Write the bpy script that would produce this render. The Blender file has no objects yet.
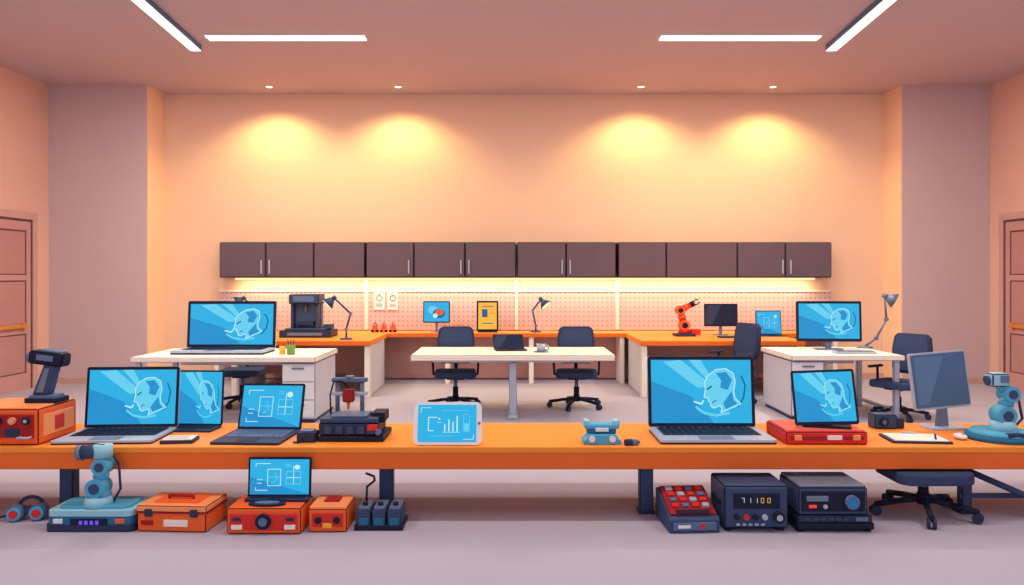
import bpy, bmesh, math, random
from mathutils import Matrix, Vector
random.seed(3)
F=800.0; H=1.65; YH=277.0
def X(px,d): return (px-512)*d/F
def Z(py,d): return H-(py-YH)*d/F
def lin(c):
    o=[]
    for v in c:
        v/=255.0
        o.append(v/12.92 if v<=0.04045 else ((v+0.055)/1.055)**2.4)
    return o
MATS={}
COL={}
def mat(name,c,rough=.6,metal=0.0,emit=0.0,var=.05,scale=6.0):
    if name in MATS: return MATS[name]
    m=bpy.data.materials.new(name); m.use_nodes=True
    nt=m.node_tree; p=nt.nodes['Principled BSDF']
    L=lin(c)
    p.inputs['Roughness'].default_value=rough
    p.inputs['Metallic'].default_value=metal
    if emit>0:
        p.inputs['Base Color'].default_value=(0.01,0.01,0.01,1)
        p.inputs['Emission Color'].default_value=(*L,1)
        p.inputs['Emission Strength'].default_value=emit
        p.inputs['Roughness'].default_value=.8
        p.inputs['Specular IOR Level'].default_value=.1
    else:
        tc=nt.nodes.new('ShaderNodeTexCoord'); n=nt.nodes.new('ShaderNodeTexNoise')
        n.inputs['Scale'].default_value=scale
        nt.links.new(tc.outputs['Object'],n.inputs['Vector'])
        mx=nt.nodes.new('ShaderNodeMix'); mx.data_type='RGBA'
        mx.inputs[6].default_value=(*[v*(1-var) for v in L],1)
        mx.inputs[7].default_value=(*[min(1,v*(1+var)) for v in L],1)
        nt.links.new(n.outputs['Fac'],mx.inputs[0])
        nt.links.new(mx.outputs[2],p.inputs['Base Color'])
        p.inputs['Specular IOR Level'].default_value=.15
        COL[name]=c
    MATS[name]=m
    return m
def edgemat(m):
    if m.name not in COL: return m
    c=COL[m.name]
    return mat(m.name+'_edge_line',tuple(int(v*.42) for v in (c[0],c[1]*.9,c[2]*1.0)),.8)

class B:
    def __init__(s,name,loc=(0,0,0),rz=0,sc=1.0):
        s.name=name; s.loc=loc; s.rz=rz; s.sc=sc; s.bm=bmesh.new(); s.mats=[]; s.T=Matrix()
    def add(s,bm,m,smooth=False,em=None,flag=None):
        if m not in s.mats: s.mats.append(m)
        i=s.mats.index(m); j=i
        if em is not None:
            if em not in s.mats: s.mats.append(em)
            j=s.mats.index(em)
        for k,f in enumerate(bm.faces):
            f.material_index=j if (flag and flag[k]) else i
            f.smooth = smooth if smooth!='side' else len(f.verts)<=4
        bm.transform(s.T)
        me=bpy.data.meshes.new('t'); bm.to_mesh(me); bm.free()
        s.bm.from_mesh(me); bpy.data.meshes.remove(me)
    def box(s,c,sz,m,bev=0,rot=(0,0,0),seg=2):
        bm=bmesh.new(); bmesh.ops.create_cube(bm,size=1)
        bmesh.ops.scale(bm,vec=sz,verts=bm.verts)
        em=None; flag=None
        if bev>0:
            bev=min(bev,min(sz)*.48)
            line=min(sz)>.04 and bev>=.005
            bmesh.ops.bevel(bm,geom=bm.edges[:],offset=bev,segments=3 if line else seg,profile=.5,affect='EDGES')
            if line:
                bm.normal_update(); flag=[]
                for f in bm.faces:
                    n=sorted([abs(v) for v in f.normal],reverse=True)
                    flag.append(n[1]>.62*n[0])
                em=edgemat(m)
        R=(Matrix.Rotation(rot[2],4,'Z')@Matrix.Rotation(rot[1],4,'Y')@Matrix.Rotation(rot[0],4,'X'))
        bm.transform(Matrix.Translation(c)@R)
        s.add(bm,m,False,em,flag)
    def cyl(s,p1,p2,r,m,r2=None,seg=20):
        p1=Vector(p1);p2=Vector(p2); d=p2-p1; l=d.length
        if l<1e-6: return
        bm=bmesh.new()
        bmesh.ops.create_cone(bm,cap_ends=True,segments=seg,radius1=r,radius2=(r if r2 is None else max(r2,1e-4)),depth=l)
        q=Vector((0,0,1)).rotation_difference(d)
        bm.transform(Matrix.Translation((p1+p2)/2)@q.to_matrix().to_4x4())
        s.add(bm,m,'side')
    def ell(s,c,r,m,rot=None):
        bm=bmesh.new(); bmesh.ops.create_uvsphere(bm,u_segments=18,v_segments=12,radius=1)
        bmesh.ops.scale(bm,vec=r,verts=bm.verts)
        M=Matrix.Translation(c)
        if rot: M=M@Matrix.Rotation(rot[1],4,'Y')@Matrix.Rotation(rot[0],4,'X')
        bm.transform(M); s.add(bm,m,True)
    def tube(s,pts,r,m,seg=10):
        for a,b in zip(pts[:-1],pts[1:]): s.cyl(a,b,r,m,seg=seg)
        for p in pts[1:-1]: s.ell(p,(r,r,r),m)
    def torus(s,c,R,r,m,axis='Z',n=28,k=8,arc=1.0,start=0):
        bm=bmesh.new(); rings=[]
        cnt=n if arc>=1 else n+1
        for i in range(cnt):
            a=start+2*math.pi*arc*i/n; ring=[]
            for j in range(k):
                b=2*math.pi*j/k
                x=(R+r*math.cos(b))*math.cos(a); y=(R+r*math.cos(b))*math.sin(a); z=r*math.sin(b)
                if axis=='Y': v=(x,z,y)
                elif axis=='X': v=(z,x,y)
                else: v=(x,y,z)
                ring.append(bm.verts.new(Vector(v)+Vector(c)))
            rings.append(ring)
        rng=range(cnt) if arc>=1 else range(cnt-1)
        for i in rng:
            A=rings[i];C=rings[(i+1)%cnt]
            for j in range(k): bm.faces.new((A[j],A[(j+1)%k],C[(j+1)%k],C[j]))
        if arc<1:
            bm.faces.new(rings[0]); bm.faces.new(rings[-1])
        s.add(bm,m,True)
    def prism(s,pts,a,b,m,plane='xz',bev=0):
        bm=bmesh.new()
        def mk(p,t):
            if plane=='xz': return (p[0],t,p[1])
            if plane=='xy': return (p[0],p[1],t)
            return (t,p[0],p[1])
        lo=[bm.verts.new(mk(p,a)) for p in pts]; hi=[bm.verts.new(mk(p,b)) for p in pts]
        n=len(pts); bm.faces.new(lo); bm.faces.new(hi[::-1])
        for i in range(n): bm.faces.new((lo[i],lo[(i+1)%n],hi[(i+1)%n],hi[i]))
        bmesh.ops.recalc_face_normals(bm,faces=bm.faces[:])
        if bev>0: bmesh.ops.bevel(bm,geom=bm.edges[:],offset=bev,segments=2,profile=.5,affect='EDGES')
        s.add(bm,m)
    def face(s,pts,m):
        bm=bmesh.new(); bm.faces.new([bm.verts.new(p) for p in pts]); s.add(bm,m)
    def end(s):
        bmesh.ops.recalc_face_normals(s.bm,faces=s.bm.faces[:])
        me=bpy.data.meshes.new(s.name); s.bm.to_mesh(me); s.bm.free()
        for m in s.mats: me.materials.append(m)
        o=bpy.data.objects.new(s.name,me); bpy.context.collection.objects.link(o)
        o.location=s.loc; o.rotation_euler=(0,0,s.rz); o.scale=(s.sc,)*3
        return o
def rrect(w,h,r,cx=0,cy=0,n=5):
    o=[]
    for (sx,sy,a0) in ((1,1,0),(-1,1,90),(-1,-1,180),(1,-1,270)):
        for i in range(n+1):
            a=math.radians(a0+90*i/n)
            o.append((cx+sx*(w/2-r)+r*math.cos(a), cy+sy*(h/2-r)+r*math.sin(a)))
    return o

# ---------- materials ----------
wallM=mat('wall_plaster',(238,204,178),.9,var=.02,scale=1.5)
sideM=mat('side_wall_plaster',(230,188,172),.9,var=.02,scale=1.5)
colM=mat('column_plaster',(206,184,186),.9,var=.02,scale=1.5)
ceilM=mat('ceiling_paint',(198,178,182),.9,var=.02,scale=1)
floorM=mat('floor_concrete',(174,172,190),.85,var=.05,scale=.8)
trimM=mat('trim_paint',(206,166,158),.7)
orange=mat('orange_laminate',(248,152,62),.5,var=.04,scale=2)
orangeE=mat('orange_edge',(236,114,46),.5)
orangeP=mat('orange_plastic',(238,106,50),.5)
orangeL=mat('light_orange_plastic',(248,158,100),.5)
redP=mat('red_plastic',(214,54,50),.45)
redD=mat('dark_red_plastic',(160,38,44),.5)
navy=mat('navy_plastic',(50,58,88),.5)
navyD=mat('dark_navy_plastic',(30,35,58),.55)
fabric=mat('chair_fabric',(60,74,108),.9)
slate=mat('slate_blue_metal',(96,120,156),.45,.15)
slateD=mat('dark_slate_metal',(62,80,114),.5,.15)
steel=mat('silver_metal',(176,190,210),.4,.2)
steelD=mat('grey_metal',(118,132,156),.4,.25)
white=mat('white_laminate',(244,240,228),.5)
whiteP=mat('white_plastic',(232,238,242),.4)
deskSide=mat('desk_panel_grey',(204,208,222),.55)
cyan=mat('cyan_plastic',(84,176,212),.45)
cyanL=mat('pale_cyan_plastic',(150,208,226),.45)
cyanD=mat('teal_plastic',(44,112,154),.45)
brown=mat('cabinet_brown',(106,90,102),.6,var=.06,scale=3)
brownD=mat('cabinet_dark_edge',(72,58,70),.6)
paper=mat('paper',(244,238,228),.8)
green=mat('green_plastic',(120,160,84),.5)
yellow=mat('yellow_plastic',(246,190,70),.5)
doorM=mat('door_paint',(200,152,148),.6)
doorD=mat('door_recess',(188,140,138),.65)
doorF=mat('door_frame_dark',(110,76,88),.6)
brass=mat('brass',(226,150,64),.35,.3)
modesty=mat('modesty_panel',(206,160,154),.7)
scr=mat('screen_cyan',(44,176,228),emit=1.0)
scrD=mat('screen_blue',(34,146,206),emit=1.0)
scrDD=mat('screen_deep_blue',(26,98,150),emit=1.0)
scrL=mat('screen_light',(104,208,240),emit=1.0)
scrLL=mat('screen_white',(190,238,248),emit=1.0)
scrY=mat('screen_yellow',(250,186,70),emit=1.0)
scrO=mat('screen_orange',(240,96,60),emit=1.0)
scrK=mat('screen_off',(38,46,74),.25)
ledG=mat('led_pale',(190,226,214),emit=.75)
ledA=mat('led_amber',(230,180,90),emit=.75)
ledP=mat('led_violet',(110,80,240),emit=1.0)
ledR=mat('led_red',(240,60,60),emit=1.0)
tubeM=mat('light_diffuser',(255,248,240),emit=1.6)
ledW=mat('led_strip_diffuser',(255,232,170),emit=1.3)

def pegmat():
    m=bpy.data.materials.new('pegboard'); m.use_nodes=True; nt=m.node_tree; p=nt.nodes['Principled BSDF']
    tc=nt.nodes.new('ShaderNodeTexCoord')
    sc=nt.nodes.new('ShaderNodeVectorMath'); sc.operation='SCALE'; sc.inputs[3].default_value=1/.075
    fr=nt.nodes.new('ShaderNodeVectorMath'); fr.operation='FRACTION'
    mul=nt.nodes.new('ShaderNodeVectorMath'); mul.operation='MULTIPLY'; mul.inputs[1].default_value=(1,0,1)
    di=nt.nodes.new('ShaderNodeVectorMath'); di.operation='DISTANCE'; di.inputs[1].default_value=(.5,0,.5)
    lt=nt.nodes.new('ShaderNodeMath'); lt.operation='LESS_THAN'; lt.inputs[1].default_value=.18
    mx=nt.nodes.new('ShaderNodeMix'); mx.data_type='RGBA'
    mx.inputs[6].default_value=(*lin((208,182,182)),1); mx.inputs[7].default_value=(*lin((160,134,144)),1)
    l=nt.links.new
    l(tc.outputs['Object'],sc.inputs[0]); l(sc.outputs[0],fr.inputs[0]); l(fr.outputs[0],mul.inputs[0]); l(mul.outputs[0],di.inputs[0])
    l(di.outputs['Value'],lt.inputs[0]); l(lt.outputs[0],mx.inputs[0]); l(mx.outputs[2],p.inputs['Base Color'])
    p.inputs['Roughness'].default_value=.8
    return m
pegM=pegmat()

# ---------- room ----------
CZ=4.62; D=13.0; XL=-7.18; XR=7.41; Y0=-1.5; CD=12.4
def slab(name,x0,x1,y0,y1,z0,z1,m):
    b=B(name,((x0+x1)/2,(y0+y1)/2,(z0+z1)/2)); b.box((0,0,0),(x1-x0,y1-y0,z1-z0),m); return b.end()
slab('floor',XL-.2,XR+.2,Y0,D+.2,-.2,0,floorM)
slab('ceiling',XL-.2,XR+.2,Y0,D+.2,CZ,CZ+.2,ceilM)
slab('wall_back',XL-.2,XR+.2,D,D+.2,0,CZ,wallM)
slab('wall_left',XL-.2,XL,Y0,D,0,CZ,sideM)
slab('wall_right',XR,XR+.2,Y0,D,0,CZ,sideM)
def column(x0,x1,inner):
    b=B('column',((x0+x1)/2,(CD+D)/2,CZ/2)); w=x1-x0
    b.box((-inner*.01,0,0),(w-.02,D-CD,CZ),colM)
    b.box((inner*(w/2-.01),0,0),(.02,D-CD,CZ),mat('column_lit_side',(248,210,178),.9,var=.02)); b.end()  # inner side coloured brighter peach, light on that face put into the paint
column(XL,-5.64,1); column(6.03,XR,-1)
slab('baseboard_left_column',XL,-5.64,CD-.015,CD,0,.09,trimM)
slab('baseboard_right_column',6.03,XR,CD-.015,CD,0,.09,trimM)
slab('baseboard_back',-5.64,6.03,D-.015,D,0,.09,trimM)
slab('baseboard_left',XL,XL+.015,12.06,CD-.016,0,.09,trimM)
slab('baseboard_right',XR-.015,XR,12.12,CD-.016,0,.09,trimM)

def door(name,x,side,y1):
    b=B(name,(x,y1-.75,0)); w=1.5;h=2.6
    def bx(yc,zc,sy,sz,th,m,bev=0): b.box((side*th/2,yc,zc),(th,sy,sz),m,bev)
    bx(w/2-.05,h/2,.10,h,.05,trimM); bx(-w/2+.05,h/2,.10,h,.05,trimM); bx(0,h-.05,w-.201,.10,.05,trimM)
    bx(w/2-.115,(h-.131)/2,.03,h-.131,.035,doorF); bx(-w/2+.115,(h-.131)/2,.03,h-.131,.035,doorF); bx(0,h-.115,w-.201,.03,.036,doorF)
    bx(0,(h-.132)/2,w-.262,h-.132,.015,doorD)
    iw=w-.264; hh0=h-.134
    bx(iw/2-.05,hh0/2,.10,hh0,.028,doorM); bx(-iw/2+.05,hh0/2,.10,hh0,.028,doorM)
    zs=((.12,.24),(.86,.08),(1.64,.08),(2.40,.13))
    for z,hh in zs: bx(0,z,iw-.201,hh,.028,doorM)
    for (z0,z1) in ((.24,.82),(.9,1.6),(1.68,2.33)):
        ww=iw-.202
        for yc in (-ww/2+.008,ww/2-.008): bx(yc,(z0+z1)/2,.016,z1-z0-.002,.02,doorF)
        for zc in (z0+.009,z1-.009): bx(0,zc,ww-.034,.016,.021,doorF)
    b.box((side*.06,.1,.93),(.03,iw-.5,.055),brass,.01)
    for yy in (.42,-.22): b.box((side*.04,yy,.93),(.05,.06,.1),brass,.004)
    b.end()
door('door_1',XL,1,12.02); door('door_2',XR,-1,12.1)

# ---------- ceiling lights ----------
def area(name,loc,sx,sy,e,c,rot=(0,0,0)):
    l=bpy.data.lights.new(name,'AREA'); l.shape='RECTANGLE'; l.size=sx; l.size_y=sy; l.energy=e; l.color=c
    o=bpy.data.objects.new(name,l); o.location=loc; o.rotation_euler=rot; bpy.context.collection.objects.link(o); return o
WC=(1,.88,.77)
def linear(x0,x1,y0,y1,e,diag=False,rz=0):
    b=B('linear_ceiling_light',((x0+x1)/2,(y0+y1)/2,CZ),rz)
    sx=x1-x0; sy=y1-y0
    if diag:
        b.box((0,0,-.035),(sx,sy,.07),slate,.004); b.box((0,0,-.074),(sx-.012,sy-.012,.012),tubeM)
        z=.085
    else:
        b.box((0,0,-.01),(sx,sy,.02),whiteP,.004); b.box((0,0,-.026),(sx-.01,sy-.01,.014),tubeM); z=.04
    b.end()
    area('linear_light_glow',((x0+x1)/2,(y0+y1)/2,CZ-z),sx-.03,sy-.03,e,WC,(0,0,rz))
for sgn in (-1,1):
    a=-3.94 if sgn<0 else 3.98
    linear(a-.07,a+.07,7.2,10.25,115,True,(.07 if sgn<0 else -.07))
    linear(*((-3.76,-1.8) if sgn<0 else (1.82,3.79)),9.77,9.96,80)
    linear(a-.07,a+.07,2.0,5.8,75,True)  # unseen fixtures, added overhead to brighten the front of the room
linear(-1.6,1.6,5.2,5.4,85)  # one more unseen fixture, added as fill above the front bench
for px in (269,398,641,773):
    x=X(px,12.45)
    b=B('recessed_downlight',(x,12.45,CZ)); b.torus((0,0,-.006),.055,.012,whiteP); b.cyl((0,0,-.012),(0,0,0),.05,mat('downlight_lens',(255,225,170),emit=6)); b.end()
    l=bpy.data.lights.new('downlight_beam','SPOT'); l.energy=138; l.color=(1,.66,.24); l.spot_size=math.radians(136); l.spot_blend=.6; l.shadow_soft_size=.1
    o=bpy.data.objects.new('downlight_beam',l); o.location=(x,12.3,CZ-.06); o.rotation_euler=(math.radians(5),0,0); bpy.context.collection.objects.link(o)

# ---------- wall cabinets ----------
cd=12.62
zt,zb=2.2,1.64
for cuts in ([219,266,314,365],[366,414,465,516],[517,566,616],[618,666,737,785,832]):
    x0=X(cuts[0],cd); x1=X(cuts[-1],cd)
    b=B('wall_cabinet',(0,cd,0))
    b.box(((x0+x1)/2,(D-cd)/2+.01,(zt+zb)/2),(x1-x0-.01,D-cd-.02,zt-zb),brownD,.004)
    for a,c in zip(cuts[:-1],cuts[1:]):
        xa,xc=X(a,cd),X(c,cd)
        b.box(((xa+xc)/2,-.012,(zt+zb)/2),(xc-xa-.03,.02,zt-zb-.03),brown,.004)
    hs={219:[262,270],366:[461,469,409],517:[562,570],618:[782,790]}[cuts[0]]
    for hp in hs:
        xx=X(hp,cd); b.box((xx,-.04,zb+.17),(.022,.018,.22),steel,.004)
        b.box((xx,-.028,zb+.1),(.014,.02,.014),steel); b.box((xx,-.028,zb+.24),(.014,.02,.014),steel)
    b.end()
b=B('pegboard_panel',(0,12.96,0)); b.box((X(525,12.9),0,1.1),(X(832,12.9)-X(219,12.9),.03,.62),pegM,0)
b.box((X(525,12.9),-.005,1.425),(X(832,12.9)-X(219,12.9),.05,.03),white,.004)
for px in (366,516.5,617.5):
    b.box((X(px,12.9),-.02,1.2),(.05,.05,.8),white,.004)
b.end()
b=B('under_cabinet_led_strip',(0,12.85,zb-.02)); b.box((X(525,12.85),0,0),(9.3,.05,.03),ledW,.004); b.end()
area('under_cabinet_glow',(X(525,12.85),12.8,zb-.045),9.2,.08,60,(1,.78,.44),(math.radians(14),0,0))

# ---------- back counter ----------
CT=.78
b=B('workshop_counter',(0,0,0))
xl,xr=-4.62,5.05
b.box(((xl+xr)/2,12.66,CT-.03),(xr-xl,.62,.06),orange,.006)
b.box(((xl+xr)/2,12.345,CT-.03),(xr-xl,.01,.055),orangeE)
b.box(((xl+xr)/2,12.9,CT/2-.03),(xr-xl-.1,.03,CT-.1),modesty)
for x in (xl+.05,-1.0,.3,X(622,12.4),xr-.05):
    b.box((x,12.62,(CT-.06)/2),(.07,.5,CT-.06),white,.004)
b.end()
def wing(x0,x1,y0,y1):
    b=B('side_workbench',((x0+x1)/2,(y0+y1)/2,0)); w=x1-x0; dd=y1-y0
    b.box((0,0,CT-.035),(w,dd,.07),orange,.006); b.box((0,-dd/2-.003,CT-.035),(w-.01,.01,.055),orangeE)
    for sx in (-1,1):
        b.box((sx*(w/2-.05),0,(CT-.07)/2),(.05,dd-.14,CT-.09),deskSide,.004)
        b.box((sx*(w/2-.05),-dd/2+.07,(CT-.07)/2),(.08,.08,CT-.07),white,.008)
    b.box((0,dd/2-.3,.45),(w-.16,.03,.5),modesty)
    b.end()
wing(-3.85,-1.93,10.9,12.33); wing(1.76,4.0,10.9,12.33)

# ---------- white desks ----------
b=B('meeting_table',(0.01,9.75,0)); 
b.box((0,0,.715),(2.36,1.1,.07),white,.014)
b.box((0,0,.66),(1.9,.6,.04),deskSide,.004)
for y in (-.4,.4):
    b.box((0,y,.33),(.09,.07,.64),steel,.01)
b.box((0,0,.02),(.12,1.0,.04),steel,.01)
b.end()
def desk(name,x0,x1,y0,y1,ped):
    b=B(name,((x0+x1)/2,(y0+y1)/2,0)); w=x1-x0; dd=y1-y0
    b.box((0,0,.72),(w,dd,.06),white,.014)
    px=ped*(w/2-.21)
    b.box((px,.02,.36),(.38,dd-.12,.64),deskSide,.014); b.box((px,.02,.02),(.34,dd-.2,.04),slateD)
    for i in range(3):
        b.box((px,-dd/2+.07,.16+.205*i),(.35,.02,.19),whiteP,.006)
        b.box((px,-dd/2+.05,.21+.205*i),(.14,.02,.018),steelD,.004)
    for y in (-dd/2+.08,dd/2-.08): b.box((-ped*(w/2-.07),y,.345),(.06,.06,.69),steel,.006)
    b.box((-ped*(w/2-.07),0,.1),(.04,dd-.2,.04),steel,.004)
    b.box((-ped*.15,dd/2-.1,.62),(w-.6,.025,.14),deskSide)
    b.end()
desk('office_desk',-4.28,-2.2,8.95,10.1,1)
desk('office_desk',3.2,4.5,9.15,10.3,-1)

# ---------- front bench ----------
BZ=.502
b=B('orange_workbench',(0,0,0))
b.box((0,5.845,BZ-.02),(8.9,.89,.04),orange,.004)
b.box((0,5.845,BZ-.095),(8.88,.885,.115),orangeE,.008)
for px in (68,386.5,646):
    x=X(px,5.6); b.box((x,5.62,.175),(.095,.1,.35),slateD,.012); b.box((x,5.62,.012),(.11,.12,.024),navy,.004); b.box((x,5.85,.335),(.08,.6,.03),slateD)
x=X(966,5.6); b.box((x,5.62,.175),(.07,.08,.35),slateD,.01); b.box((x,5.62,.012),(.11,.12,.024),navy,.004)
b.tube([(x,5.6,.3),(x+.62,5.35,.03)],.022,slateD); b.box((x+.2,5.6,.12),(.5,.03,.03),slateD)
b.box((4.1,5.62,.175),(.09,.1,.35),slateD,.008); b.box((-4.1,5.62,.175),(.09,.1,.35),slateD,.008)
b.end()

# ---------- screens ----------
def gfx(b,w,h,style,y):
    e=.0012*max(1,w*2)
    def P(u,v,l=1): return ((u-.5)*w, y-e*l, v*h)
    def poly(uv,m,l=1): b.face([P(u,v,l) for u,v in uv],m)
    def ell(cu,cv,ru,rv,m,l=1,n=22): poly([(cu+ru*math.cos(2*math.pi*i/n),cv+rv*math.sin(2*math.pi*i/n)) for i in range(n)],m,l)
    def rib(pts,wd,m,l=2):
        for i in range(len(pts)-1):
            (u0,v0),(u1,v1)=pts[i],pts[i+1]
            dx=(u1-u0)*w; dz=(v1-v0)*h; L=math.hypot(dx,dz) or 1
            nx=-dz/L*wd/2; nz=dx/L*wd/2
            du,dv=nx/w*1.0,nz/h*1.0
            poly([(u0-du,v0-dv),(u1-du,v1-dv),(u1+du,v1+dv),(u0+du,v0+dv)],m,l+.05*(i%2))
    poly([(0,0),(1,0),(1,1),(0,1)],scr,0)
    if style=='robot':
        poly([(0,0),(.62,0),(.4,.42),(0,.66)],scrD,1)
        poly([(.12,.97),(.30,1),(.56,.66),(.52,.56),(.46,.56)],scrL,1.2)
        poly([(.38,1),(.5,1),(.6,.72),(.56,.68)],scrL,1.3)
        a=math.radians(24); cu,cv=.70,.52
        def R(pts):
            o=[]
            for u,v in pts:
                dx=(u-cu)*w; dz=(v-cv)*h
                o.append((cu+(dx*math.cos(a)-dz*math.sin(a))/w, cv+(dx*math.sin(a)+dz*math.cos(a))/h))
            return o
        face=[(.58,.74),(.64,.82),(.74,.85),(.83,.80),(.88,.69),(.86,.54),(.81,.43),(.79,.32),(.82,.2),(.60,.2),(.63,.26),(.62,.31),(.555,.31),(.535,.36),(.55,.41),(.535,.45),(.55,.49),(.51,.53),(.555,.63)]
        poly(R(face),scrL,2)
        rib(R(face+[face[0]]),.009*w,scrLL,3)
        poly(R([(.72,.80),(.82,.75),(.84,.6),(.76,.48),(.70,.56),(.74,.66)]),scrD,2.6)
        poly(R([(.66,.32),(.79,.44),(.77,.3),(.79,.22),(.66,.22)]),scrD,2.6)
        rib(R([(.57,.62),(.63,.64)]),.016*w,scrDD,3); rib(R([(.56,.4),(.61,.41)]),.01*w,scrDD,3)
        rib([(.44,.26),(.52,.16),(.64,.12),(.78,.16)],.026*w,scrL,2); rib([(.42,.34),(.5,.3),(.52,.36)],.016*w,scrLL,2.4)
        rib([(.90,.75),(.94,.6),(.92,.4),(.86,.26)],.016*w,scrDD,2)
    elif style=='plan':
        poly([(0,0),(1,0),(0,.5)],scrD,1)
        lw=.012*w
        rib([(.1,.78),(.1,.88),(.35,.88)],lw,scrLL); rib([(.1,.2),(.1,.12),(.3,.12)],lw,scrLL)
        rib([(.3,.25),(.3,.72),(.52,.72),(.52,.25),(.3,.25)],lw,scrLL)
        rib([(.3,.5),(.52,.5)],lw,scrL)
        rib([(.36,.3),(.46,.42),(.42,.62)],lw,scrL)
        rib([(.62,.3),(.62,.66),(.86,.66),(.86,.3),(.62,.3)],lw,scrL)
        rib([(.62,.48),(.86,.48)],lw,scrLL); rib([(.74,.3),(.74,.82)],lw,scrLL)
        ell(.8,.78,.05,.07,scrLL,2)
        for v in (.85,.8): rib([(.6,v),(.7,v)],lw,scrL)
        rib([(.12,.32),(.2,.32)],lw,scrLL); rib([(.12,.42),(.22,.42)],lw,scrLL)
    elif style=='bars':
        lw=.010*w
        rib([(.05,.78),(.05,.92),(.22,.92)],lw,scrLL); rib([(.95,.2),(.95,.07),(.78,.07)],lw,scrLL)
        rib([(.18,.66),(.18,.30),(.27,.30)],lw*1.6,scrLL); rib([(.18,.66),(.33,.66)],lw*1.6,scrLL)
        rib([(.33,.52),(.4,.52)],lw,scrLL); ell(.365,.62,.018,.026,scrLL,2)
        for u,h0 in ((.46,.2),(.53,.32),(.60,.26),(.67,.42)): rib([(u,.28),(u,.28+h0)],lw*2.2,scrLL)
        rib([(.42,.26),(.72,.26)],lw,scrLL)
        rib([(.78,.28),(.78,.74),(.88,.74),(.88,.28),(.78,.28)],lw,scrL); poly([(.79,.3),(.87,.3),(.87,.5),(.79,.5)],scrL,1.5)
        rib([(.2,.16),(.6,.16)],lw,scrL); rib([(.4,.84),(.88,.84)],lw,scrL)
    elif style=='map':
        ell(.35,.6,.2,.2,scrL,1); ell(.6,.42,.25,.24,scrDD,1.5); ell(.62,.48,.17,.17,scrO,2); ell(.45,.3,.1,.12,scrLL,2.4)
    elif style=='yellow':
        poly([(0,0),(1,0),(1,1),(0,1)],scrY,1); poly([(.2,.45),(.5,.45),(.5,.75),(.2,.75)],scrDD,2)
        rib([(.2,.85),(.8,.85)],.04*w,scrDD); rib([(.6,.6),(.8,.6)],.04*w,scrO,2); rib([(.2,.22),(.8,.22)],.05*w,scrDD)
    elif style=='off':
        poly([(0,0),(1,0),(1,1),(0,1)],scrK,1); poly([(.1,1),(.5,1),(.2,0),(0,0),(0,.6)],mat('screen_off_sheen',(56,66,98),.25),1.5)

def panel(b,w,h,t,bez,style,frame=navyD,back=None):
    b.prism(rrect(w,h,min(w,h)*.04,0,h/2),0,t,back or frame)
    b.prism(rrect(w-.002,h-.002,min(w,h)*.04,0,h/2),-.002,0,frame)
    T=b.T.copy(); b.T=b.T@Matrix.Translation((0,-.003,bez*1.3))
    gfx(b,w-2*bez,h-2.4*bez,style,0); b.T=T

def laptop(name,x,d_hinge,z,w,dep,lh,tilt,style,rz=0,base=steel,keym=navyD,frame=navyD):
    b=B(name,(x,d_hinge,z),rz); t=.022*w/.6
    b.prism(rrect(w,dep,.03*w,0,-dep/2),.0,t*.45,navyD,'xy'); b.prism(rrect(w,dep,.03*w,0,-dep/2),t*.45,t,base,'xy')
    kw=w*.86; kd=dep*.56; cols=13; rows=5
    b.box((0,-dep*.08-kd/2,t+.0005),(kw+.01,kd+.01,.002),mat('keyboard_well',(70,80,108),.6))
    for r in range(rows):
        for c in range(cols):
            if r==rows-1 and 3<c<9: continue
            b.box((-kw/2+kw*(c+.5)/cols,-dep*.08-kd*(r+.5)/rows,t+.003),(kw/cols*.8,kd/rows*.74,.006),keym)
    b.box((0,-dep*.08-kd*(rows-.5)/rows,t+.003),(kw*5/cols*.97,kd/rows*.74,.006),keym)
    b.box((0,-dep*.83,t+.001),(w*.3,dep*.24,.002),steelD if base is steel else navyD,.0008)
    b.cyl((-w*.4,.0,t),(w*.4,0,t),t*.5,navyD)
    b.T=Matrix.Translation((0,0,t*.8))@Matrix.Rotation(-tilt,4,'X')
    panel(b,w,lh,.018*w/.6,.022*w/.7,style,frame,base if base is steel else None)
    b.T=Matrix(); return b.end()

def monitor(name,x,y,z,w,h,lift,style,rz=0,frame=navyD,stand=steelD,tilt=.05,back=None):
    b=B(name,(x,y,z),rz)
    b.prism(rrect(w*.42,w*.26,w*.05,0,.02),0,.012,stand,'xy')
    b.box((0,.03,(lift+h*.35)/2),(w*.09,.02,lift+h*.35),stand,.004)
    b.T=Matrix.Translation((0,-.01,lift))@Matrix.Rotation(-tilt,4,'X')
    panel(b,w,h,.028,.018*w/.5,style,frame,back)
    b.box((0,.035,h*.45),(w*.3,.03,h*.35),back or frame,.006)
    b.T=Matrix(); return b.end()

laptop('laptop_computer',X(131,5.98),5.98,BZ,.68,.50,.455,.12,'robot',rz=.06)
laptop('laptop_computer',X(199,6.13),6.13,BZ,.36,.22,.42,.1,'robot',rz=-.05,base=navy)
laptop('laptop_computer',X(269,5.95),5.95,BZ,.48,.49,.345,.32,'plan',rz=-.05,base=navy,keym=slate)
laptop('laptop_computer',X(702,5.98),5.98,BZ,.80,.50,.53,.10,'robot')

b=B('pocket_notebook',(X(178,5.55),5.58,BZ),.1); b.box((0,0,.012),(.22,.17,.024),navy,.004); b.box((0,0,.027),(.2,.15,.006),paper,.002)
for i in range(4): b.box((-.01,-.05+.03*i,.031),(.15,.004,.001),steelD)
b.end()

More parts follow.
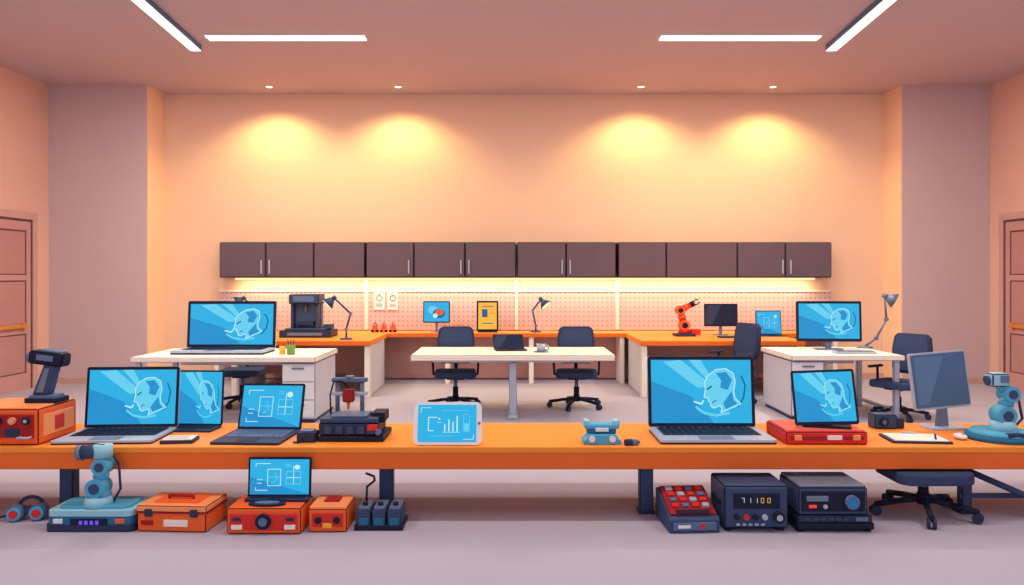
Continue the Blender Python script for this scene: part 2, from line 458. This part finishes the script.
b=B('orange_equipment_case',(-3.49,5.69,BZ),.0)
w,dd,h=.53,.48,.25
b.box((0,0,h/2),(w,dd,h),orangeP,.02); b.box((0,0,h-.004),(w-.03,dd-.03,.02),orangeL,.006)
b.box((0,-dd/2,h*.53),(w-.06,.02,h-.09),redD,.008)
for i in range(5):
    xx=-.19+.095*i; b.cyl((xx,-dd/2-.03,h*.68),(xx,-dd/2,h*.68),.024,[navyD,orangeL][i%2]); b.cyl((xx,-dd/2-.034,h*.68),(xx,-dd/2-.03,h*.68),.012,steel)
b.box((-.1,-dd/2-.012,h*.36),(.16,.012,.06),orangeL,.004); b.box((.09,-dd/2-.012,h*.36),(.1,.012,.055),navy,.004)
b.tube([(.15,-dd/2-.01,.06),(.15,-dd/2-.05,.06),(.22,-dd/2-.05,.06),(.22,-dd/2-.01,.06)],.008,steel)
b.box((w/2,0,h*.5),(.015,dd-.1,h-.1),orangeL,.006); b.box((w/2+.006,0,h*.5),(.008,.12,.1),redP,.003); b.end()
b=B('handheld_scanner',(X(47,5.75),5.75,BZ+.256),.0)
b.prism(rrect(.24,.2,.04),0,.03,navyD,'xy'); b.prism(rrect(.19,.15,.03),.03,.05,slate,'xy')
b.prism([(-.085,.05),(.03,.05),(.085,.26),(.0,.27)],-.045,.045,slateD,'xz',.012)
b.prism([(-.05,.07),(.0,.07),(.045,.24),(.01,.24)],-.05,-.044,steelD,'xz')
b.T=Matrix.Translation((.02,0,.3))@Matrix.Rotation(.12,4,'Y')
b.box((0,0,.01),(.25,.13,.1),navyD,.025); b.box((.02,0,.062),(.15,.09,.02),slate,.008)
b.cyl((-.15,0,.0),(-.11,0,.0),.04,slate); b.cyl((-.155,0,.0),(-.148,0,.0),.028,scrDD)
b.box((.0,-.068,.015),(.12,.01,.04),slate,.004)
b.T=Matrix(); b.end()

b=B('desktop_3d_printer',(X(356,5.75),5.75,BZ))
b.box((0,0,.02),(.46,.38,.04),navyD,.01); b.box((-.02,0,.085),(.42,.34,.09),navy,.015)
for i in range(5): b.box((-.16+.075*i,-.175,.08),(.05,.015,.05),slateD,.004)
b.box((.15,-.18,.1),(.07,.02,.04),redP,.004); b.cyl((.19,-.2,.07),(.19,-.17,.07),.02,slate)
b.box((-.02,-.02,.145),(.40,.3,.03),slateD,.006); b.box((-.02,-.04,.17),(.25,.22,.014),slate,.003)
b.box((.17,.02,.15),(.1,.2,.07),navyD,.01)
for sx in (-.15,.03): 
    b.cyl((sx,.08,.15),(sx,.08,.40),.016,steelD); b.cyl((sx-.02,.08,.40),(sx+.02,.08,.40),.012,navy)
b.box((-.06,.08,.40),(.26,.05,.03),slate,.006); b.box((-.06,.07,.30),(.26,.03,.025),steel,.004)
b.box((-.06,.04,.29),(.08,.07,.09),redD,.01); b.cyl((-.06,.03,.25),(-.06,.03,.19),.018,brass,r2=.004)
b.cyl((-.06,.08,.41),(-.06,.08,.43),.03,steelD); b.tube([(-.06,.05,.34),(-.1,.0,.40),(-.17,.05,.39),(-.2,.06,.29),(-.19,.04,.16)],.006,navyD)
b.end()
b=B('power_adapter_box',(X(308,5.6),5.6,BZ)); b.box((0,0,.035),(.13,.13,.07),navy,.012); b.box((0,0,.075),(.09,.09,.012),slate,.003)
b.tube([(-.02,-.06,.03),(-.04,-.1,.01),(-.08,-.08,.008)],.006,navyD); b.end()

b=B('tablet_computer',(X(447.5,5.46),5.46,BZ+.002))
b.box((0,.1,.008),(.16,.14,.016),steelD,.004); b.box((0,.07,.1),(.1,.02,.19),steelD,.004,rot=(.3,0,0))
b.T=Matrix.Translation((0,-.02,.004))@Matrix.Rotation(-.24,4,'X')
b.prism(rrect(.465,.29,.04,0,.145),0,.022,whiteP); 
b.T=b.T@Matrix.Translation((-.003,-.002,.02)); gfx(b,.40,.25,'bars',0); b.T=Matrix.Translation((0,-.02,.004))@Matrix.Rotation(-.24,4,'X')
b.cyl((.215,-.003,.145),(.215,.0,.145),.01,steelD)
b.T=Matrix(); b.end()

b=B('servo_gripper_module',(X(601,5.55),5.55,BZ)); 
b.prism([(-.13,0),(.13,0),(.13,.03),(.11,.04),(.09,.07),(-.09,.07),(-.11,.04),(-.13,.03)],-.08,.08,cyan,'xz',.008)
b.box((0,0,.085),(.2,.1,.04),cyanD,.01); b.box((0,0,.12),(.24,.12,.035),cyan,.012)
for sx in (-1,1):
    b.prism([(sx*.09,.11),(sx*.13,.12),(sx*.12,.165),(sx*.08,.155)],-.05,.05,cyanL,'xz',.006); b.cyl((sx*.07,-.09,.04),(sx*.07,-.075,.04),.022,whiteP)
b.box((0,-.062,.1),(.09,.012,.025),whiteP,.004); b.end()
b=B('cable_connector',(X(631,5.5),5.46,BZ),.3); b.cyl((-.05,0,.022),(.0,0,.022),.022,navy); b.box((.02,0,.02),(.05,.045,.036),slate,.008); b.tube([(.045,0,.02),(.07,.03,.012),(.05,.08,.008),(.0,.1,.008)],.007,navyD); b.end()

b=B('red_flat_case',(2.155,5.69,BZ),0)
b.box((0,0,.045),(.56,.44,.09),redP,.015); b.box((0,0,.092),(.53,.41,.012),mat('red_case_lid',(236,104,90),.5),.004); b.box((0,-.22,.045),(.5,.01,.025),redD,.003)
for sx in (-.2,.2): b.box((sx,-.225,.05),(.05,.02,.035),orangeL,.004)
b.box((.05,-.225,.05),(.1,.012,.03),paper,.002); b.end()
b=B('tablet_on_stand',(2.205,5.61,BZ+.099),-.28)
b.prism(rrect(.32,.2,.04,0,.03),0,.014,navyD,'xy'); b.box((0,.08,.12),(.1,.02,.24),slateD,.005,rot=(.25,0,0))
b.T=Matrix.Translation((0,-.06,.012))@Matrix.Rotation(-.30,4,'X')@Matrix.Rotation(-.07,4,'Y')@Matrix.Translation((0,0,.012))
panel(b,.42,.385,.02,.016,'robot'); b.T=Matrix(); b.end()

b=B('webcam_box',(X(886,6.08),6.1,BZ)); b.box((-.02,0,.055),(.17,.13,.11),slateD,.014); b.box((.09,0,.04),(.07,.11,.075),navy,.01); b.cyl((-.04,-.085,.055),(-.04,-.06,.055),.032,navyD); b.cyl((-.04,-.088,.055),(-.04,-.084,.055),.018,slate); b.end()
b=B('clipboard_notebook',(X(912,5.68),5.64,BZ),-.1); b.box((0,0,.008),(.4,.28,.016),navy,.004); b.box((0,-.005,.019),(.36,.25,.008),paper,.002); b.box((0,.12,.026),(.1,.03,.014),steel,.004)
b.cyl((.1,-.1,.03),(.16,.06,.03),.006,navyD); b.end()
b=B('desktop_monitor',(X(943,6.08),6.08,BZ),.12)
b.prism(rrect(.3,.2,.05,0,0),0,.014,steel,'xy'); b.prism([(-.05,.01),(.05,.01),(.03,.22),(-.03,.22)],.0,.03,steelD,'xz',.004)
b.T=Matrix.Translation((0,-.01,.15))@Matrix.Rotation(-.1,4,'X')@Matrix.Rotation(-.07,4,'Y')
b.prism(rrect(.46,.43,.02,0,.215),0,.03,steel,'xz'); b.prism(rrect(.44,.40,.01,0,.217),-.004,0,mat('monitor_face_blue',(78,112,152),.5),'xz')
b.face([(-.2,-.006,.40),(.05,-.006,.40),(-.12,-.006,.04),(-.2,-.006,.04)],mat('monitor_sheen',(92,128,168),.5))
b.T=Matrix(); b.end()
b=B('computer_mouse',(X(957,5.7),5.66,BZ)); b.ell((0,0,.022),(.04,.062,.022),whiteP); b.box((0,-.03,.042),(.006,.03,.006),steelD,.002); b.end()

# ---------- robot arms ----------
def robot(b,j,r,c1,c2,c3,grip=True):
    for i in range(len(j)-1):
        rr=r*(1-.13*i)
        b.cyl(j[i],j[i+1],rr*.78,c1,r2=rr*.66)
        p=Vector(j[i]); b.cyl(p+Vector((0,-rr*1.1,0)),p+Vector((0,rr*1.1,0)),rr*1.08,c2)
        b.cyl(p+Vector((0,-rr*1.2,0)),p+Vector((0,-rr*1.1,0)),rr*.6,c3)
        m=(Vector(j[i])*.45+Vector(j[i+1])*.55); dv=(Vector(j[i+1])-Vector(j[i])).normalized()*rr*.3
        b.cyl(m-dv,m+dv,rr*.84,c2)
    e=Vector(j[-1]); dv=(e-Vector(j[-2])).normalized(); rr=r*.62
    b.cyl(e-dv*rr*.2,e+dv*rr*1.2,rr,c3); 
    if grip:
        side=Vector((-dv.z,0,dv.x))
        for sg in (-1,1):
            a=e+dv*rr*1.2+side*sg*rr*.5; b.tube([a,a+dv*rr*.9+side*sg*rr*.35,a+dv*rr*1.9-side*sg*rr*.1],rr*.22,c3)
b=B('tabletop_robot_arm',(X(1000,5.68),5.68,BZ))
b.cyl((-.0,0,0),(0,0,.035),.225,cyanD,seg=40); b.cyl((0,0,.035),(0,0,.065),.21,cyan,r2=.19,seg=40)
b.box((-.0,-.17,.05),(.12,.06,.04),navy,.01); b.cyl((.02,0,.06),(.02,0,.13),.1,cyanL,r2=.075)
robot(b,[(.02,0,.17),(.06,0,.32),(-.01,0,.41)],.06,cyanL,cyan,slateD,False)
b.box((-.02,0,.42),(.13,.11,.1),cyanL,.025); b.cyl((-.1,0,.41),(-.06,0,.42),.035,slateD); b.box((.0,-.058,.43),(.06,.012,.05),slate,.004)
b.tube([(.1,.02,.06),(.17,.02,.14),(.14,.02,.3),(.06,.02,.38)],.009,navy); b.end()

DF=5.16
b=B('robot_arm_kit',(X(101,DF+.17),DF+.19,0))
b.prism(rrect(.58,.36,.05),0,.045,navy,'xy'); b.prism(rrect(.56,.345,.05),.045,.1,cyanD,'xy'); b.prism(rrect(.56,.345,.05),.1,.135,cyanL,'xy'); b.prism(rrect(.46,.26,.05),.135,.15,cyan,'xy')
b.box((.0,-.172,.062),(.24,.015,.05),navyD,.004)
for i in range(4): b.box((-.05+.035*i,-.181,.062),(.02,.004,.025),ledP)
b.box((-.2,-.172,.07),(.06,.015,.03),whiteP,.003); b.box((.2,-.172,.07),(.06,.015,.03),orangeP,.003)
b.cyl((0,-.05,.14),(0,-.05,.2),.095,cyanL,r2=.08); b.prism([(-.07,.2),(.07,.2),(.05,.27),(-.04,.27)],-.1,.0,cyan,'xz',.008)
robot(b,[(0,-.05,.26),(.03,-.05,.40),(.03,-.05,.48)],.058,cyanL,cyan,slateD,False)
b.cyl((.03,-.05,.46),(.03,-.05,.54),.06,cyanL); b.cyl((-.1,-.06,.49),(.04,-.05,.50),.045,slateD); b.cyl((-.13,-.06,.487),(-.1,-.06,.49),.05,steelD); b.cyl((-.135,-.06,.486),(-.13,-.06,.487),.034,navyD)
b.tube([(.08,-.02,.15),(.13,-.02,.24),(.12,-.02,.4),(.07,-.02,.48)],.008,navy); b.end()

b=B('vr_headset',(X(33,5.5),5.45,0),.2)
for sx in (-1,1):
    b.cyl((sx*.07,-.05,.055),(sx*.07,.03,.055),.054,slate); b.cyl((sx*.07,-.07,.055),(sx*.07,-.05,.055),.044,cyan); b.cyl((sx*.07,-.076,.055),(sx*.07,-.07,.055),.028,redP)
b.box((0,0,.065),(.08,.05,.05),slateD,.01); b.torus((0,.05,.055),.085,.012,navy,'Y',arc=.5)
b.tube([(-.11,.0,.04),(-.2,-.02,.02),(-.28,.04,.012),(-.38,.02,.012)],.008,navy); b.end()

b=B('orange_toolbox',(X(183,DF+.17),DF+.17,0),-.06)
b.box((0,0,.065),(.46,.32,.13),orangeP,.016); b.box((0,0,.15),(.47,.33,.045),orangeL,.014); b.box((0,0,.125),(.472,.332,.008),redD)
b.box((0,.0,.175),(.3,.2,.012),orangeP,.005)
for sx in (-.15,.15): b.box((sx,-.165,.125),(.05,.018,.05),navy,.005)
b.tube([(-.08,-.02,.18),(-.08,-.02,.2),(.08,-.02,.2),(.08,-.02,.18)],.01,redD)
b.box((.03,-.163,.06),(.16,.006,.045),paper,.002); b.box((-.16,-.163,.06),(.08,.006,.03),redD,.002); b.end()

b=B('red_control_box',(X(270,DF+.1),DF+.125,0))
b.box((0,0,.085),(.48,.32,.17),orangeP,.018); b.box((0,-.155,.08),(.44,.02,.11),redP,.008)
b.cyl((0,-.18,.085),(0,-.16,.085),.05,navyD,seg=28); b.cyl((0,-.185,.085),(0,-.18,.085),.028,slate)
for sx in (-.17,.17): b.box((sx,-.17,.05),(.07,.012,.03),paper,.003); b.box((sx,-.17,.1),(.05,.012,.02),navy,.003)
b.T=Matrix.Translation((.0,-.085,.17))
b.prism([(.12*math.cos(2*math.pi*i/28),.055*math.sin(2*math.pi*i/28)) for i in range(28)],0,.012,navyD,'xy'); b.prism([(.08*math.cos(2*math.pi*i/28),.035*math.sin(2*math.pi*i/28)) for i in range(28)],.012,.018,slate,'xy'); b.T=Matrix()
b.end()
laptop('laptop_computer',X(279,5.33),5.335,.171,.42,.075,.262,.08,'plan',base=navy)

b=B('orange_battery_case',(X(332,DF+.14),DF+.16,0),.0)
b.box((0,0,.075),(.25,.3,.15),orangeP,.014); b.box((0,0,.155),(.24,.28,.02),orangeL,.008); b.box((0,-.15,.08),(.2,.012,.09),redP,.005)
for sx in (-.06,.06): b.cyl((sx,-.165,.08),(sx,-.15,.08),.022,navyD)
b.box((.0,-.157,.045),(.06,.012,.03),yellow,.003); b.box((0,.02,.17),(.1,.12,.014),redD,.004); b.end()
b=B('battery_pack',(X(381,DF+.14),DF+.16,0))
for i in range(3):
    xx=-.1+.1*i; b.box((xx,0,.065),(.092,.22,.13),slateD,.01); b.box((xx,0,.135),(.075,.18,.02),slate,.006); b.cyl((xx,-.04,.14),(xx,-.04,.165),.018,navyD); b.box((xx,-.113,.05),(.06,.008,.06),cyanD,.003)
b.box((0,0,.02),(.32,.25,.03),navyD,.006)
b.tube([(-.1,-.0,.16),(-.1,.02,.25),(-.05,.03,.29),(-.06,.06,.31),(-.12,.1,.32)],.008,navyD)
b.end()

b=B('button_control_pad',(X(687,DF+.17),DF+.18,0),.06)
b.prism([(-.19,0),(.19,0),(.19,.2),(.16,.21),(-.17,.1),(-.19,.085)],-.165,.165,slateD,'yz',.008)
b.T=Matrix.Translation((0,-.175,.102))@Matrix.Rotation(math.atan2(.115,.33),4,'X')
b.box((0,.18,.004),(.3,.32,.014),redD,.005)
for r in range(4):
    for c in range(4): b.box((-.1+.067*c,.1+.062*r,.018),(.045,.038,.02),[redP,slate,redP,steel][(r+c)%4],.004)
b.box((0,.035,.013),(.22,.04,.01),navyD,.003)
b.T=Matrix(); b.box((0,-.192,.045),(.28,.01,.05),slate,.004); b.cyl((.05,-.2,.045),(.05,-.19,.045),.018,redP); b.box((-.07,-.198,.045),(.08,.006,.02),paper); b.end()

def digit(b,x,y,z,w,h,m,segs='abcdefg'):
    t=w*.2
    D_={'a':(0,h/2,w,t),'g':(0,0,w,t),'d':(0,-h/2,w,t),'f':(-w/2,h/4,t,h/2),'b':(w/2,h/4,t,h/2),'c':(w/2,-h/4,t,h/2),'e':(-w/2,-h/4,t,h/2)}
    for q in segs:
        cx,cz,sx,sz=D_[q]; b.box((x+cx,y,z+cz),(sx,.003,sz),m)
b=B('bench_power_meter',(X(748,DF+.2),DF+.2,0))
w,dd,h=.42,.36,.28
b.box((0,0,h/2+.02),(w,dd,h),slateD,.02); b.box((0,-dd/2,h/2+.02),(w-.03,.016,h-.03),slateD,.004)
b.box((-.0,-dd/2-.008,h*.72),(.3,.012,.1),navyD,.004)
for i in range(5): digit(b,-.09+.042*i,-dd/2-.016,h*.74,.017,.03,[ledG,ledG,ledG,ledA,ledA][i],['abc','bc','bc','abcdef','abcdef'][i])
for i in range(4): b.cyl((-.13+.06*i,-dd/2-.03,.1),(-.13+.06*i,-dd/2,.1),.018,[navyD,redP,navyD,steel][i])
b.cyl((.14,-dd/2-.04,.1),(.14,-dd/2,.1),.036,navyD); b.cyl((.14,-dd/2-.043,.1),(.14,-dd/2-.04,.1),.02,steel)
for i in range(5): b.box((-.12+.04*i,-dd/2-.01,.05),(.024,.008,.014),steel,.002)
for sx in (-1,1):
    for y in (-.13,.13): b.cyl((sx*.17,y,0),(sx*.17,y,.025),.025,navyD)
    b.box((sx*(w/2+.004),0,h*.6),(.01,.22,.03),navyD,.004)
b.end()
b=B('portable_projector_unit',(X(824,DF+.2),DF+.2,0))
b.box((0,0,.04),(.50,.4,.05),navyD,.014); b.box((0,-.0,.085),(.48,.38,.05),navy,.01)
for i in range(6): b.box((-.18+.05*i,-.192,.085),(.034,.01,.02),slateD,.003)
b.box((.17,-.193,.085),(.08,.012,.026),slate,.003)
b.box((-.015,.0,.2),(.45,.38,.18),slateD,.018); b.box((-.015,0,.295),(.43,.36,.014),steelD,.005)
b.box((-.015,-.192,.2),(.41,.012,.13),navyD,.006); b.cyl((.1,-.225,.2),(.1,-.19,.2),.045,slate); b.cyl((.1,-.23,.2),(.1,-.225,.2),.028,scrDD)
b.box((-.12,-.2,.22),(.14,.01,.035),steelD,.003); b.box((-.15,-.2,.17),(.05,.01,.02),ledR,.002); b.cyl((-.07,-.21,.17),(-.07,-.198,.17),.014,steel)
for sx in (-1,1):
    for y in (-.15,.15): b.cyl((sx*.22,y,0),(sx*.22,y,.02),.025,navyD)
b.end()

# ---------- chairs ----------
def chair(x,y,rz=0,sc=1.0,name='office_chair',back=True,seat=.47,arms=True,R=.31):
    b=B(name,(x,y,0),rz,sc)
    for i in range(5):
        a=2*math.pi*i/5+math.pi/2+.3; c,s_=math.cos(a),math.sin(a)
        b.tube([(0,0,.115),(c*R*.5,s_*R*.5,.1),(c*R,s_*R,.075)],.02,navyD)
        b.cyl((c*R,s_*R,.09),(c*R,s_*R,.05),.012,navyD)
        for o in (-.018,.018): b.cyl((c*R-s_*o-s_*.009,s_*R+c*o+c*.009,.034),(c*R-s_*o+s_*.009,s_*R+c*o-c*.009,.034),.034,navy,seg=14)
    b.cyl((0,0,.08),(0,0,.15),.045,navyD); b.cyl((0,0,.15),(0,0,seat-.06),.024,steelD); b.cyl((0,0,.15),(0,0,(seat+.1)/2),.035,navyD)
    b.box((0,0,seat-.05),(.22,.24,.035),navyD,.01)
    b.prism(rrect(.52,.47,.09,0,0),seat-.04,seat+.04,fabric,'xy',.018)
    if back:
        b.tube([(0,.12,seat-.05),(0,.27,seat-.02),(0,.30,seat+.2),(0,.28,seat+.35)],.024,navyD)
        b.T=Matrix.Translation((0,.255,seat+.1))@Matrix.Rotation(-.1,4,'X')
        pts=[(-.19,0),(.19,0),(.235,.06),(.245,.3),(.225,.44),(.18,.48),(-.18,.48),(-.225,.44),(-.245,.3),(-.235,.06)]
        b.prism(pts,-.03,.03,navy,'xz',.02); b.prism([(u*.86,.03+v*.88) for u,v in pts],-.038,-.028,fabric,'xz',.004)
        b.T=Matrix()
        if arms:
            for sx in (-1,1):
                b.tube([(sx*.2,.02,seat-.03),(sx*.28,.03,seat-.01),(sx*.29,.04,seat+.17)],.015,navyD); b.box((sx*.29,-.0,seat+.185),(.055,.25,.03),navy,.012)
    b.end()
chair(X(456,10.2),10.12,.05,seat=.43,R=.34); chair(X(576,10.2),10.12,-.05,seat=.43,R=.34)
chair(X(240,10.2),10.3,.1,seat=.43,arms=False)
chair(2.88,10.55,-1.15,seat=.46)
chair(4.52,9.36,-1.0,1.0,seat=.40)
chair(X(927,5.5),5.55,0,1.0,'workshop_stool',back=False,seat=.295,R=.33)

# ---------- lamps ----------
def lamp(x,y,z,pts,hd,m=slateD,sc=1,rb=.09):
    b=B('desk_lamp',(x,y,z),0,sc)
    b.cyl((0,0,0),(0,0,.02),rb,m,r2=rb*.9,seg=28)
    b.tube([(0,0,.02)]+[(p[0],0,p[1]) for p in pts],.014,m)
    for p in pts[:-1]: b.cyl((p[0],-.02,p[1]),(p[0],.02,p[1]),.024,steelD)
    e=Vector((pts[-1][0],0,pts[-1][1])); dv=Vector((hd[0],-.25,hd[1])).normalized()
    b.cyl(e-dv*.03,e+dv*.03,.03,m); b.cyl(e+dv*.03,e+dv*.13,.035,m,r2=.1,seg=24); b.cyl(e+dv*.127,e+dv*.135,.085,mat('lamp_bulb_glow',(255,235,190),emit=1.2))
    b.end()
lamp(X(347,11.2),11.15,CT,[(.0,.14),(.06,.36),(-.17,.58)],(-.8,-.8))
lamp(X(536,12.5),12.6,CT,[(.0,.1),(-.05,.34),(.08,.52)],(.6,-.7),slateD,1.0)
lamp(X(250,12.6),12.6,CT,[(.02,.12),(.08,.36),(-.1,.54)],(-.8,-.5),slateD,1.0)
lamp(X(864,10.2),10.17,.751,[(.14,.12),(.27,.36),(.25,.66)],(.9,-.5),steelD,1.0,.1)

laptop('laptop_computer',X(231,9.75),9.75,.752,1.08,.5,.575,.09,'robot')
b=B('pen_cup',(X(291,9.3),9.3,.752)); b.cyl((0,0,0),(0,0,.11),.045,green,r2=.05); b.cyl((-.11,.03,0),(-.11,.03,.09),.035,yellow)
for a in (-.02,0,.02): b.cyl((a,0,.05),(a*1.8,0,.17),.006,navy)
b.end()
b=B('resin_3d_printer',(X(309,11.7),11.7,CT))
b.box((0,0,.05),(.74,.5,.1),navy,.015); b.box((0,-.252,.05),(.5,.01,.04),steelD,.003); b.box((.0,0,.115),(.6,.42,.03),slateD,.008)
b.box((-.03,.08,.32),(.40,.2,.40),slate,.01)
b.box((-.21,-.05,.34),(.04,.2,.42),slateD,.01); b.box((.15,-.05,.34),(.04,.2,.42),slateD,.01)
b.box((-.03,.0,.55),(.44,.38,.14),slateD,.02); b.box((-.03,-.195,.55),(.3,.012,.08),slate,.005)
b.cyl((-.03,-.06,.48),(-.03,-.06,.32),.03,steelD,r2=.01); b.box((-.03,-.05,.2),(.26,.2,.05),navy,.004)
b.box((.3,-.05,.15),(.12,.2,.07),slateD,.01); b.end()
b=B('robot_figurines',(X(384,12.6),12.6,CT))
for xx in (-.14,.0,.14):
    b.box((xx,0,.045),(.09,.07,.07),orangeP,.004); b.box((xx,0,.11),(.07,.06,.05),redP,.004); b.cyl((xx,0,.13),(xx,0,.16),.008,navyD)
    for sx in (-1,1): b.cyl((xx+sx*.035,-.05,.02),(xx+sx*.035,.05,.02),.02,navyD); b.ell((xx+sx*.016,-.032,.115),(.008,.006,.008),whiteP)
b.end()
for px in (379,392.5):
    b=B('wall_poster',(X(px,12.9),12.935,1.13)); b.box((0,0,.13),(.17,.012,.28),paper,.003)
    b.torus((0,-.009,.18),.045,.008,steelD,'Y'); b.box((0,-.008,.07),(.1,.004,.06),steel,.001); b.cyl((0,-.012,.255),(0,-.006,.255),.01,redP); b.end()
monitor('small_monitor',X(436.5,12.6),12.6,CT,.42,.34,.15,'map')
b=B('yellow_display_kiosk',(X(487.5,12.6),12.6,CT)); b.box((0,.03,.01),(.3,.18,.02),navyD,.004)
b.T=Matrix.Translation((0,0,.015))@Matrix.Rotation(-.06,4,'X'); panel(b,.34,.48,.03,.025,'yellow'); b.T=Matrix(); b.end()
laptop('laptop_computer',X(509,9.9),9.98,.752,.38,.28,.22,.75,'off',rz=.12,base=navy)
b=B('coffee_mug',(X(541,9.6),9.6,.751)); b.cyl((0,0,.006),(0,0,.10),.048,steel,r2=.055); b.torus((.065,0,.05),.028,.009,steel,'Y'); b.cyl((0,0,.098),(0,0,.101),.046,mat('coffee',(70,40,30),.3)); b.cyl((0,0,0),(0,0,.006),.09,steelD); b.end()
b=B('industrial_robot_arm_model',(X(684,11.8),11.8,CT))
b.box((0,0,.02),(.3,.24,.04),navy,.008); b.cyl((0,0,.04),(0,0,.12),.09,redP,r2=.07)
robot(b,[(0,0,.16),(-.06,0,.38),(.1,0,.46)],.07,redP,orangeP,navyD,True)
b.box((.16,-.02,.06),(.14,.12,.09),redP,.01); b.end()
monitor('desktop_monitor',X(721,12.0),12.0,CT,.5,.34,.13,'off')
b=B('keyboard',(X(733,11.5),11.45,CT)); b.box((0,0,.012),(.45,.15,.024),navy,.006)
for r in range(4):
    for c in range(12): b.box((-.19+.035*c,-.05+.033*r,.026),(.027,.025,.008),slate)
b.end()
laptop('laptop_computer',X(769,11.9),11.9,CT,.38,.22,.36,.12,'plan',base=navy)
monitor('desktop_monitor',X(829,9.9),9.9,.752,.78,.5,.1,'robot',rz=-.1,tilt=.06)
b=B('keyboard',(X(855,9.4),9.42,.752),-.05); b.box((0,0,.012),(.46,.16,.024),steel,.006)
for r in range(4):
    for c in range(12): b.box((-.19+.035*c,-.052+.034*r,.026),(.027,.025,.008),steelD)
b.end()

# ---------- world & camera ----------
w=bpy.data.worlds.new('World'); bpy.context.scene.world=w; w.use_nodes=True
bg=w.node_tree.nodes['Background']; bg.inputs[0].default_value=(.90,.83,1.0,1); bg.inputs[1].default_value=.98
cam=bpy.data.cameras.new('Camera'); co=bpy.data.objects.new('Camera',cam); bpy.context.collection.objects.link(co)
co.location=(0,0,H); co.rotation_euler=(math.pi/2,0,0); cam.sensor_width=36; cam.lens=F/1024*36; cam.shift_y=-(292.5-YH)/1024
bpy.context.scene.camera=co
bpy.context.scene.view_settings.view_transform='Standard'
